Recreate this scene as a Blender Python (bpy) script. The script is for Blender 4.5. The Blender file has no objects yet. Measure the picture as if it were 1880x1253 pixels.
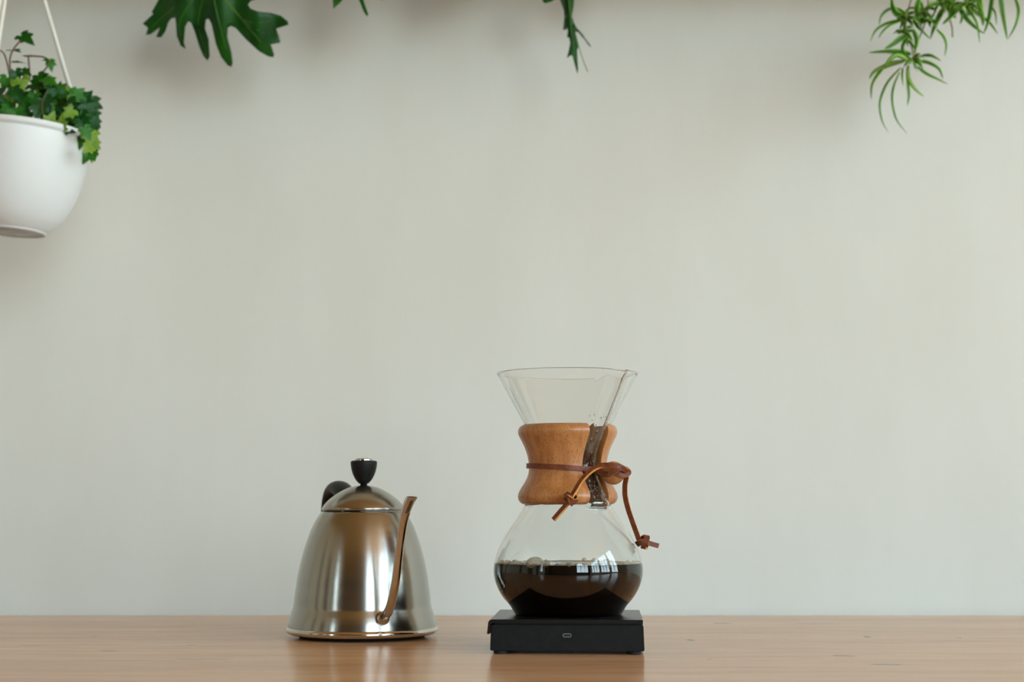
import bpy, bmesh, math, random
from mathutils import Vector, Matrix
from mathutils.geometry import delaunay_2d_cdt
random.seed(7)

# ------------------------------------------------------------------ camera, world, exposure
SC = bpy.context.scene
COL = SC.collection
W, H, F = 1880.0, 1253.0, 2900.0            # photograph frame and focal length in pixels
PITCH = math.atan(303.5 / F)                 # horizon sits low in the frame: camera looks slightly up
TABLE_Z = 0.75
CAM = Vector((0, 0, TABLE_Z + 0.1247))
cam_d = bpy.data.cameras.new('camera')
cam_d.sensor_width = 36.0
cam_d.lens = F / W * 36.0
cam_d.clip_start = 0.05
cam_d.dof.use_dof = True
cam_d.dof.focus_distance = 1.40
cam_d.dof.aperture_fstop = 6.3
cam = bpy.data.objects.new('camera', cam_d)
COL.objects.link(cam)
cam.location = CAM
cam.rotation_euler = (math.pi / 2 + PITCH, 0, 0)
SC.camera = cam

vs = SC.view_settings
vs.view_transform = 'Standard'
vs.look = 'None'
vs.gamma = 1.0
vs.use_curve_mapping = False
vs.exposure = 0.82

world = bpy.data.worlds.new('sky')
SC.world = world
world.use_nodes = True
wn, wl = world.node_tree.nodes, world.node_tree.links
wn.clear()
w_out = wn.new('ShaderNodeOutputWorld')
w_bg = wn.new('ShaderNodeBackground')
w_tc = wn.new('ShaderNodeTexCoord')
w_sep = wn.new('ShaderNodeSeparateXYZ')
w_map = wn.new('ShaderNodeMapRange')
w_map.inputs[1].default_value = -1.0
w_ramp = wn.new('ShaderNodeValToRGB')
w_el = w_ramp.color_ramp.elements
w_el[0].position = 0.0; w_el[0].color = (0.52, 0.48, 0.34, 1)
w_el[1].position = 1.0; w_el[1].color = (0.43, 0.68, 1.0, 1)
for p, c in ((0.485, (0.59, 0.54, 0.38, 1)), (0.505, (0.80, 0.95, 0.99, 1)), (0.62, (0.65, 0.87, 1.0, 1))):
    e = w_el.new(p); e.color = c
w_bg.inputs['Strength'].default_value = 5.9
wl.new(w_tc.outputs['Generated'], w_sep.inputs[0])
wl.new(w_sep.outputs['Z'], w_map.inputs[0])
wl.new(w_map.outputs[0], w_ramp.inputs[0])
wl.new(w_ramp.outputs[0], w_bg.inputs['Color'])
wl.new(w_bg.outputs[0], w_out.inputs[0])

# room extents
X0, X1, Y0, Y1, ZC = -4.0, 4.0, -5.0, 2.05, 3.8
# windows: (wall, from, to, sill, head)
WINDOWS = [('right', -4.4, -2.3, 0.75, 3.6), ('right', -2.0, -0.5, 0.75, 3.6), ('right', -0.25, 0.7, 0.75, 3.6),
           ('rear', 1.3, 3.6, 0.80, 3.6), ('left', -3.3, -2.7, 1.0, 3.0)]  # left window is added, for a glint and more light on that side
for wside, a, b, zs, zh in WINDOWS:          # portals guide the sky light through the openings
    ld = bpy.data.lights.new('window_portal', 'AREA')
    ld.shape = 'RECTANGLE'
    ld.size, ld.size_y = b - a, zh - zs
    ld.cycles.is_portal = True
    lo = bpy.data.objects.new('window_portal', ld)
    COL.objects.link(lo)
    if wside == 'rear': lo.location = ((a + b) / 2, Y0 - 0.13, (zs + zh) / 2)
    else: lo.location = (X1 + 0.13 if wside == 'right' else X0 - 0.13, (a + b) / 2, (zs + zh) / 2)
    # area lights shine along local -Z: turn them to face the room
    d = Vector({'right': (-1, 0, 0), 'left': (1, 0, 0), 'rear': (0, 1, 0)}[wside])
    lo.rotation_euler = d.to_track_quat('-Z', 'Z').to_euler()

# ------------------------------------------------------------------ measuring helpers
FWD = Vector((0, math.cos(PITCH), math.sin(PITCH)))
UPV = Vector((0, -math.sin(PITCH), math.cos(PITCH)))
def P(px, py, Y):
    """world point at depth Y metres that the photograph shows at (px, py)"""
    d = FWD + Vector((1, 0, 0)) * ((px - W / 2) / F) - UPV * ((py - H / 2) / F)
    return CAM + d * (Y / d.y)
def rowz(py, Y): return P(W / 2, py, Y).z
def mpp(py, Y): return P(W / 2 + 1, py, Y).x - P(W / 2, py, Y).x

def catmull(pts, n=6):
    out = []
    m = len(pts)
    for i in range(m - 1):
        p0, p1, p2, p3 = pts[max(i - 1, 0)], pts[i], pts[i + 1], pts[min(i + 2, m - 1)]
        for k in range(n):
            t = k / n
            out.append(tuple(0.5 * ((2 * b) + (-a + c) * t + (2 * a - 5 * b + 4 * c - d) * t * t + (-a + 3 * b - 3 * c + d) * t ** 3)
                             for a, b, c, d in zip(p0, p1, p2, p3)))
    out.append(tuple(pts[-1]))
    return out

# ------------------------------------------------------------------ material helpers
def srgb(r, g, b):
    f = lambda c: (c / 255 / 12.92) if c / 255 <= 0.04045 else ((c / 255 + 0.055) / 1.055) ** 2.4
    return (f(r), f(g), f(b), 1)
class Mat:
    def __init__(s, name):
        s.m = bpy.data.materials.new(name); s.m.use_nodes = True
        s.n, s.l = s.m.node_tree.nodes, s.m.node_tree.links
        s.b = s.n['Principled BSDF']; s.out = s.n['Material Output']
    def set(s, **k):
        for a, v in k.items():
            s.b.inputs[a.replace('_', ' ')].default_value = v
        return s
    def node(s, t, **k):
        x = s.n.new(t)
        for a, v in k.items(): setattr(x, a, v)
        return x
    def coords(s, scale=(1, 1, 1), kind='Object'):
        tc = s.node('ShaderNodeTexCoord'); mp = s.node('ShaderNodeMapping')
        mp.inputs['Scale'].default_value = scale
        s.l.new(tc.outputs[kind], mp.inputs[0]); return mp.outputs[0]
    def noise(s, vec, scale, detail=4, rough=0.55, dist=0.0):
        x = s.node('ShaderNodeTexNoise')
        x.inputs['Scale'].default_value = scale; x.inputs['Detail'].default_value = detail
        x.inputs['Roughness'].default_value = rough; x.inputs['Distortion'].default_value = dist
        s.l.new(vec, x.inputs['Vector']); return x.outputs['Fac']
    def ramp(s, fac, stops):
        x = s.node('ShaderNodeValToRGB'); e = x.color_ramp.elements
        e[0].position, e[0].color = stops[0]; e[1].position, e[1].color = stops[-1]
        for p, c in stops[1:-1]:
            q = e.new(p); q.color = c
        s.l.new(fac, x.inputs[0]); return x.outputs[0]
    def mix(s, fac, a, b, mode='MIX'):
        x = s.node('ShaderNodeMix', data_type='RGBA', blend_type=mode)
        for sock, v in ((x.inputs[0], fac), (x.inputs[6], a), (x.inputs[7], b)):
            if hasattr(v, 'links'): s.l.new(v, sock)
            else: sock.default_value = v
        return x.outputs[2]
    def math(s, op, a, b=0.0, c=0.0):
        x = s.node('ShaderNodeMath', operation=op)
        for i, v in enumerate((a, b, c)):
            if hasattr(v, 'links'): s.l.new(v, x.inputs[i])
            else: x.inputs[i].default_value = v
        return x.outputs[0]
    def bump(s, h, strength, dist=0.001):
        x = s.node('ShaderNodeBump'); x.inputs['Strength'].default_value = strength
        x.inputs['Distance'].default_value = dist
        s.l.new(h, x.inputs['Height']); s.l.new(x.outputs[0], s.b.inputs['Normal'])
    def color(s, sock): s.l.new(sock, s.b.inputs['Base Color'])

def simple(name, col, rough=0.5, noise_amt=0.12, nscale=40, **k):
    m = Mat(name); v = m.coords()
    n = m.noise(v, nscale, 3)
    dark = tuple(c * (1 - noise_amt) for c in col[:3]) + (1,)
    light = tuple(min(1, c * (1 + noise_amt)) for c in col[:3]) + (1,)
    m.color(m.ramp(n, [(0.3, dark), (0.7, light)]))
    m.set(Roughness=rough, **k)
    return m.m

def mat_wall():
    m = Mat('painted_plaster'); v = m.coords((1, 1, 1))
    big = m.noise(v, 1.7, 3); mid = m.noise(m.coords((5, 5, 1.6)), 2.2, 5, 0.6)
    c1 = m.ramp(big, [(0.3, srgb(221, 217, 204)), (0.7, srgb(226, 223, 212))])
    m.color(m.mix(0.10, c1, m.ramp(mid, [(0.35, srgb(200, 196, 184)), (0.65, srgb(232, 231, 226))])))
    stroke = m.noise(m.coords((14, 14, 2.2)), 2.5, 5, 0.6)
    blob = m.noise(v, 9, 3)
    m.bump(m.math('ADD', m.math('MULTIPLY', stroke, 0.6), blob), 0.22, 0.004)
    m.set(Roughness=0.75)
    return m.m

def mat_table():
    m = Mat('oiled_wood_top')
    v = m.coords((1.3, 11, 1))
    g1 = m.noise(v, 5, 7, 0.62, 0.6)
    g2 = m.noise(m.coords((4.5, 70, 1)), 4, 4, 0.65, 0.5)
    stave = m.noise(m.coords((0.5, 5.0, 1)), 3.0, 2)
    base = m.ramp(g1, [(0.25, srgb(196, 146, 103)), (0.5, srgb(216, 171, 127)), (0.75, srgb(228, 187, 143))])
    base = m.mix(0.20, base, m.ramp(g2, [(0.35, srgb(176, 122, 84)), (0.65, srgb(232, 190, 150))]))
    base = m.mix(0.25, base, m.ramp(stave, [(0.4, srgb(196, 142, 102)), (0.6, srgb(230, 186, 146))]))
    # dark knots and checks in the boards
    tc = m.node('ShaderNodeTexCoord'); sep = m.node('ShaderNodeSeparateXYZ')
    m.l.new(tc.outputs['Object'], sep.inputs[0])
    wob = m.noise(m.coords((1, 1, 1)), 60, 3)
    total = None
    for px, py, wx, wy in KNOTS:
        t = (TABLE_Z - CAM.z) / (P(px, py, 1.0).z - CAM.z)
        kx, ky = P(px, py, 1.0).x * t, t - 1.4
        dx = m.math('MULTIPLY', m.math('SUBTRACT', sep.outputs['X'], kx), 1 / (1.4 * wx))
        dy = m.math('MULTIPLY', m.math('SUBTRACT', sep.outputs['Y'], ky), 1 / (1.6 * wy))
        r2 = m.math('ADD', m.math('MULTIPLY', dx, dx), m.math('MULTIPLY', dy, dy))
        s = m.math('SUBTRACT', m.math('ADD', 0.55, wob), r2)
        s = m.node('ShaderNodeClamp'); 
        m.l.new(m.math('SUBTRACT', m.math('ADD', 0.55, wob), r2), s.inputs[0])
        total = s.outputs[0] if total is None else m.math('MAXIMUM', total, s.outputs[0])
    flecks = m.noise(m.coords((7, 60, 1)), 7, 2, 0.5)
    fl = m.ramp(flecks, [(0.70, (0, 0, 0, 1)), (0.78, (1, 1, 1, 1))])
    base = m.mix(m.math('MULTIPLY', fl, 0.35), base, srgb(110, 72, 50))
    m.color(m.mix(m.math('MULTIPLY', total, 0.9), base, srgb(70, 50, 34)))
    m.l.new(m.math('ADD', 0.16, m.math('MULTIPLY', g1, 0.06)), m.b.inputs['Roughness'])
    m.bump(g2, 0.05, 0.0006)
    m.set(IOR=1.5)
    df = m.node('ShaderNodeBsdfDiffuse'); mx = m.node('ShaderNodeMixShader'); mx.inputs[0].default_value = 0.16
    m.l.new(m.b.inputs['Base Color'].links[0].from_socket, df.inputs[0])
    m.l.new(m.b.outputs[0], mx.inputs[1]); m.l.new(df.outputs[0], mx.inputs[2]); m.l.new(mx.outputs[0], m.out.inputs[0])
    return m.m
KNOTS = [(1627, 1221, 0.010, 0.004), (1550, 1205, 0.009, 0.003), (200, 1196, 0.006, 0.003), (60, 1186, 0.010, 0.002),
         (1325, 1145, 0.008, 0.004), (1268, 1176, 0.003, 0.008), (173, 1170, 0.002, 0.003), (1592, 1170, 0.003, 0.006),
         (1760, 1172, 0.003, 0.003), (1500, 1145, 0.02, 0.003), (1760, 1140, 0.010, 0.004), (372, 1211, 0.020, 0.0016),
         (300, 1161, 0.006, 0.002), (1302, 1211, 0.002, 0.002), (350, 1186, 0.003, 0.002), (100, 1165, 0.08, 0.0012)]

def mat_steel(name, rough, aniso, col):
    m = Mat(name); v = m.coords((1, 1, 60))
    n = m.noise(v, 30, 2)
    m.color(m.ramp(n, [(0.3, tuple(c * 0.985 for c in col[:3]) + (1,)), (0.7, col)]))
    m.set(Roughness=rough)
    m.set(Metallic=1.0, Anisotropic=aniso)
    m.b.inputs['Anisotropic Rotation'].default_value = 0.25
    if aniso:
        t = m.node('ShaderNodeTangent'); t.direction_type = 'RADIAL'; t.axis = 'Z'
        m.l.new(t.outputs[0], m.b.inputs['Tangent'])
    return m.m

def mat_glass(name, col=(1, 1, 1, 1), ior=1.47):
    m = Mat(name); v = m.coords()
    n = m.noise(v, 30, 1)
    m.color(m.ramp(n, [(0.0, tuple(c * 0.995 for c in col[:3]) + (1,)), (1.0, col)]))
    m.set(Roughness=0.0, IOR=ior); m.b.inputs['Transmission Weight'].default_value = 1.0
    return m.m

def mat_collar():
    m = Mat('collar_wood'); 
    g = m.noise(m.coords((1, 1, 0.18)), 130, 5, 0.6)
    pores = m.noise(m.coords((1, 1, 0.2)), 1100, 2)
    c = m.ramp(g, [(0.3, srgb(168, 104, 54)), (0.55, srgb(192, 128, 74)), (0.8, srgb(208, 148, 92))])
    fl = m.ramp(pores, [(0.33, (1, 1, 1, 1)), (0.40, (0, 0, 0, 1))])
    m.color(m.mix(m.math('MULTIPLY', fl, 0.7), c, srgb(108, 60, 30)))
    m.set(Roughness=0.38); m.bump(g, 0.05, 0.0004)
    m.b.inputs['Coat Weight'].default_value = 0.25; m.b.inputs['Coat Roughness'].default_value = 0.2
    return m.m

def mat_leather(name, dark, light, rough):
    m = Mat(name); n = m.noise(m.coords(), 260, 5, 0.65); s = m.noise(m.coords(), 900, 2)
    c = m.ramp(n, [(0.3, dark), (0.7, light)])
    sp = m.ramp(s, [(0.28, (1, 1, 1, 1)), (0.36, (0, 0, 0, 1))])
    m.color(m.mix(m.math('MULTIPLY', sp, 0.6), c, tuple(x * 0.3 for x in dark[:3]) + (1,)))
    m.bump(n, 0.25, 0.0005); m.set(Roughness=rough)
    return m.m

def mat_leaf(name, dark, light, rough=0.4, nscale=30):
    m = Mat(name); n = m.noise(m.coords(), nscale, 4)
    c = m.ramp(n, [(0.3, dark), (0.7, light)]); m.color(c)
    m.set(Roughness=rough, Specular_IOR_Level=0.3)
    tr = m.node('ShaderNodeBsdfTranslucent'); mx = m.node('ShaderNodeMixShader')
    m.l.new(c, tr.inputs[0]); mx.inputs[0].default_value = 0.18
    m.l.new(m.b.outputs[0], mx.inputs[1]); m.l.new(tr.outputs[0], mx.inputs[2]); m.l.new(mx.outputs[0], m.out.inputs[0])
    return m.m

def mat_coffee():
    m = Mat('coffee'); n = m.noise(m.coords(), 20, 1)
    m.color(m.ramp(n, [(0, (0.0065, 0.0022, 0.001, 1)), (1, (0.0085, 0.003, 0.0014, 1))]))
    m.set(Roughness=0.02, IOR=1.34)
    return m.m

def mat_bubble():
    m = Mat('bubble_film')
    lw = m.node('ShaderNodeLayerWeight'); lw.inputs[0].default_value = 0.4
    t = m.node('ShaderNodeBsdfTransparent'); mx = m.node('ShaderNodeMixShader')
    n = m.noise(m.coords(), 300, 2)
    m.color(m.ramp(n, [(0.3, srgb(205, 180, 140)), (0.7, srgb(235, 220, 190))])); m.set(Roughness=0.05)
    f = m.math('ADD', 0.2, m.math('MULTIPLY', lw.outputs['Facing'], 0.85))
    m.l.new(f, mx.inputs[0]); m.l.new(t.outputs[0], mx.inputs[1]); m.l.new(m.b.outputs[0], mx.inputs[2]); m.l.new(mx.outputs[0], m.out.inputs[0])
    return m.m

M = {
    'wall': mat_wall(),
    'side_wall': simple('side_wall_paint', srgb(214, 208, 190), 0.8, 0.03, 3),
    'rear': simple('rear_wall_brown_panelling', srgb(96, 80, 64), 0.6, 0.25, 5),
    'ceiling': simple('ceiling_wood', srgb(204, 156, 98), 0.8, 0.03, 3),
    'floor': simple('floor_concrete', srgb(150, 150, 150), 0.45, 0.2, 6),
    'port': simple('port_metal', srgb(150, 148, 140), 0.45, 0.05, 100, Metallic=0.6),
    'frame': simple('window_frame_paint', srgb(60, 52, 46), 0.5, 0.1),
    'shelf': simple('shelf_wood', srgb(120, 82, 52), 0.5, 0.2, 12),
    'table': mat_table(),
    'table_leg': simple('table_leg_wood', srgb(140, 98, 70), 0.45, 0.2, 12),
    'steel': mat_steel('brushed_steel', 0.23, 0.7, (0.41, 0.395, 0.36, 1)),
    'chrome': mat_steel('polished_steel', 0.09, 0.0, (0.62, 0.58, 0.53, 1)),
    'black': simple('black_plastic', (0.005, 0.005, 0.0055, 1), 0.5, 0.1, 200, Specular_IOR_Level=0.3),
    'scale_body': simple('scale_black_plastic', (0.005, 0.005, 0.0052, 1), 0.5, 0.35, 160, Specular_IOR_Level=0.22),
    'scale_cover': simple('scale_cover_black', (0.006, 0.0065, 0.007, 1), 0.28, 0.1, 100, Specular_IOR_Level=0.4),
    'rubber': simple('black_rubber', (0.006, 0.006, 0.006, 1), 0.7, 0.1, 100),
    'dark': simple('port_cavity', (0.004, 0.004, 0.004, 1), 0.7, 0.1, 100),
    'glass': mat_glass('clear_glass', (0.985, 0.995, 0.985, 1)),
    'coffee': mat_coffee(),
    'bubble': mat_bubble(),
    'drop': mat_glass('water_drop', (1, 1, 1, 1), 1.33),
    'collar': mat_collar(),
    'leather': mat_leather('leather_face', srgb(80, 36, 15), srgb(142, 68, 30), 0.5),
    'leather_edge': mat_leather('leather_edge', srgb(186, 116, 44), srgb(212, 150, 72), 0.7),
    'pot': simple('white_pot_plastic', srgb(226, 226, 222), 0.4, 0.015, 8),
    'pot_base': simple('grey_pot_base', srgb(190, 190, 186), 0.6, 0.2, 60),
    'rod': simple('white_hanger_plastic', srgb(226, 222, 210), 0.4, 0.02, 20),
    'terracotta': simple('terracotta', srgb(160, 92, 62), 0.8, 0.1, 20),
    'soil': simple('dark_soil', srgb(52, 38, 28), 0.95, 0.4, 160),
    'phil': mat_leaf('glossy_dark_green_leaf', srgb(8, 58, 4), srgb(28, 94, 8), 0.42, 24),
    'vein': mat_leaf('leaf_vein', srgb(70, 120, 40), srgb(88, 136, 52), 0.4),
    'ivy_dark': mat_leaf('ivy_dark_green', srgb(6, 62, 8), srgb(26, 92, 16), 0.4, 60),
    'ivy_mid': mat_leaf('ivy_mid_green', srgb(26, 98, 12), srgb(62, 130, 28), 0.4, 60),
    'ivy_light': mat_leaf('ivy_yellow_green', srgb(98, 142, 34), srgb(146, 176, 62), 0.45, 60),
    'ivy_stem': simple('ivy_brown_stem', srgb(98, 74, 58), 0.7, 0.2, 120),
    'spider': mat_leaf('spider_leaf_green', srgb(30, 100, 16), srgb(72, 138, 30), 0.4, 50),
    'spider_edge': mat_leaf('spider_leaf_pale_margin', srgb(130, 172, 52), srgb(164, 198, 84), 0.4, 50),
    'spider_stem': simple('spider_runner', srgb(150, 128, 78), 0.6, 0.15, 80),
}

# ------------------------------------------------------------------ object helpers
def new_obj(name, me, mats, parent=None, loc=None):
    o = bpy.data.objects.new(name, me)
    for k in (mats if isinstance(mats, (list, tuple)) else [mats]):
        me.materials.append(M[k])
    COL.objects.link(o)
    if parent: o.parent = parent
    if loc: o.location = loc
    return o
def from_bm(name, bm, mats, parent=None, loc=None, smooth=True, recalc=True):
    if recalc: bmesh.ops.recalc_face_normals(bm, faces=bm.faces)
    me = bpy.data.meshes.new(name); bm.to_mesh(me); bm.free()
    if smooth: me.shade_smooth()
    return new_obj(name, me, mats, parent, loc)
def empty(name, loc, label, cat, group=None):
    o = bpy.data.objects.new(name, None); o.empty_display_size = 0.02
    o.location = loc; COL.objects.link(o)
    tag(o, label, cat, group); return o
def tag(o, label, cat, group=None):
    o['label'] = label; o['category'] = cat
    if group: o['group'] = group
    return o
def box(bm, x0, x1, y0, y1, z0, z1):
    vs = [bm.verts.new((x, y, z)) for z in (z0, z1) for y in (y0, y1) for x in (x0, x1)]
    for f in ((0, 2, 3, 1), (4, 5, 7, 6), (0, 1, 5, 4), (2, 6, 7, 3), (0, 4, 6, 2), (1, 3, 7, 5)):
        bm.faces.new([vs[i] for i in f])
    return vs
def box_obj(name, ext, mat, parent=None, bevel=0.0, seg=2, loc=None):
    bm = bmesh.new(); box(bm, *ext)
    if bevel: bmesh.ops.bevel(bm, geom=list(bm.edges), offset=bevel, segments=seg, affect='EDGES', profile=0.5)
    return from_bm(name, bm, mat, parent, loc, smooth=False)
def lathe(bm, prof, seg=96, close_ends=True):
    """prof: list of (r, z); r == 0 makes a pole"""
    rings = []
    for r, z in prof:
        if r < 1e-6: rings.append([bm.verts.new((0, 0, z))])
        else: rings.append([bm.verts.new((r * math.cos(2 * math.pi * i / seg), r * math.sin(2 * math.pi * i / seg), z)) for i in range(seg)])
    for a, b in zip(rings, rings[1:]):
        for i in range(seg):
            j = (i + 1) % seg
            if len(a) == 1 and len(b) == 1: continue
            if len(a) == 1: bm.faces.new((a[0], b[j], b[i]))
            elif len(b) == 1: bm.faces.new((a[i], a[j], b[0]))
            else: bm.faces.new((a[i], a[j], b[j], b[i]))
def tube(bm, pts, radii, seg=12, cap=True):
    pts = [Vector(p) for p in pts]
    if not isinstance(radii, (list, tuple)): radii = [radii] * len(pts)
    t0 = (pts[1] - pts[0]).normalized()
    ref = Vector((0, 0, 1)) if abs(t0.z) < 0.9 else Vector((1, 0, 0))
    n = t0.cross(ref).normalized(); rings = []
    for i, p in enumerate(pts):
        t = (pts[min(i + 1, len(pts) - 1)] - pts[max(i - 1, 0)]).normalized()
        n = (n - t * n.dot(t)).normalized(); b = t.cross(n)
        rx, ry = radii[i] if isinstance(radii[i], tuple) else (radii[i], radii[i])
        rings.append([bm.verts.new(p + n * (rx * math.cos(a)) + b * (ry * math.sin(a))) for a in (2 * math.pi * k / seg for k in range(seg))])
    for a, b in zip(rings, rings[1:]):
        for k in range(seg): bm.faces.new((a[k], a[(k + 1) % seg], b[(k + 1) % seg], b[k]))
    if cap: bm.faces.new(rings[0][::-1]); bm.faces.new(rings[-1])
def strip(bm, pts, normals, w, th, closed=False, edge_mat=1):
    """flat lace: width w lies across the path, thickness th along the normal"""
    pts = [Vector(p) for p in pts]; n = len(pts); rings = []
    for i, p in enumerate(pts):
        if closed: t = pts[(i + 1) % n] - pts[(i - 1) % n]
        else: t = pts[min(i + 1, n - 1)] - pts[max(i - 1, 0)]
        t.normalize()
        nn = Vector(normals[i] if isinstance(normals, list) else normals)
        nn = (nn - t * nn.dot(t)).normalized(); b = t.cross(nn)
        rings.append([bm.verts.new(p + b * (sx * w / 2) + nn * (sn * th / 2)) for sx, sn in ((-1, -1), (1, -1), (1, 1), (-1, 1))])
    m = n if closed else n - 1
    for i in range(m):
        a, b = rings[i], rings[(i + 1) % n]
        for k in range(4):
            f = bm.faces.new((a[k], a[(k + 1) % 4], b[(k + 1) % 4], b[k]))
            f.material_index = edge_mat if k in (1, 3) else 0
    if not closed:
        for f in (bm.faces.new(rings[0][::-1]), bm.faces.new(rings[-1])): f.material_index = 0
def structure(o): o['kind'] = 'structure'; return o

# ------------------------------------------------------------------ the room
T = 0.12
structure(box_obj('wall_back', (X0 - T, X1 + T, Y1, Y1 + T, 0, ZC), 'wall'))
structure(box_obj('floor', (X0 - T, X1 + T, Y0 - T, Y1 + T, -0.1, 0), 'floor'))
structure(box_obj('ceiling', (X0 - T, X1 + T, Y0 - T, Y1 + T, ZC, ZC + 0.1), 'ceiling'))
def wall_with_openings(name, side, lo, hi, openings, mat):
    bm = bmesh.new()
    def b(a0, a1, z0, z1):
        if a1 - a0 < 1e-4 or z1 - z0 < 1e-4: return
        if side == 'right': box(bm, X1, X1 + T, a0, a1, z0, z1)
        elif side == 'left': box(bm, X0 - T, X0, a0, a1, z0, z1)
        else: box(bm, a0, a1, Y0 - T, Y0, z0, z1)
    cur = lo
    for a0, a1, zs, zh in sorted(openings):
        b(cur, a0, 0, ZC); b(a0, a1, 0, zs); b(a0, a1, zh, ZC); cur = a1
    b(cur, hi, 0, ZC)
    return structure(from_bm(name, bm, mat, smooth=False))
wall_with_openings('wall_right', 'right', Y0 - T, Y1, [w[1:] for w in WINDOWS if w[0] == 'right'], 'side_wall')
wall_with_openings('wall_left', 'left', Y0 - T, Y1, [w[1:] for w in WINDOWS if w[0] == 'left'], 'side_wall')
wall_with_openings('wall_rear', 'rear', X0, X1, [w[1:] for w in WINDOWS if w[0] == 'rear'], 'rear')
for i, (wside, a, b, zs, zh) in enumerate(WINDOWS):
    bm = bmesh.new(); f = 0.05
    def fb(a0, a1, z0, z1):
        if wside == 'right': box(bm, X1 + 0.02, X1 + 0.08, a0, a1, z0, z1)
        elif wside == 'left': box(bm, X0 - 0.08, X0 - 0.02, a0, a1, z0, z1)
        else: box(bm, a0, a1, Y0 - 0.08, Y0 - 0.02, z0, z1)
    fb(a, b, zs, zs + f); fb(a, b, zh - f, zh); fb(a, a + f, zs + f, zh - f); fb(b - f, b, zs + f, zh - f)
    nm = 3 if b - a > 1.4 else 2
    for k in range(1, nm):
        c = a + (b - a) * k / nm; fb(c - 0.025, c + 0.025, zs + f, zh - f)
    structure(from_bm('window_%d' % (i + 1), bm, 'frame', smooth=False))

for i, (a, b) in enumerate(((-4.8, -3.9), (-2.2, -1.8), (-1.1, -0.4), (0.5, 0.8))):  # unseen dark panels, added to give the kettle bands to reflect
    structure(box_obj('reflection_panel_%d' % (i + 1), (X0, X0 + 0.06, a, b, 0, 2.6), 'rear', None, 0.004))

# ------------------------------------------------------------------ table
TB = 1.839                                    # far edge of the table
table = empty('table', (0, 1.40, 0), 'long wooden table with a smooth pale brown grained top by the wall', 'table')
top = box_obj('table_top', (-1.5, 1.5, 0.95 - 1.4, TB - 1.4, TABLE_Z - 0.04, TABLE_Z), 'table', table, 0.003)
for sx in (-1.38, 1.38):
    for sy in (-0.36, 0.36):
        box_obj('leg', (sx - 0.035, sx + 0.035, sy - 0.035, sy + 0.035, 0, TABLE_Z - 0.04), 'table_leg', table, 0.003)

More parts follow.
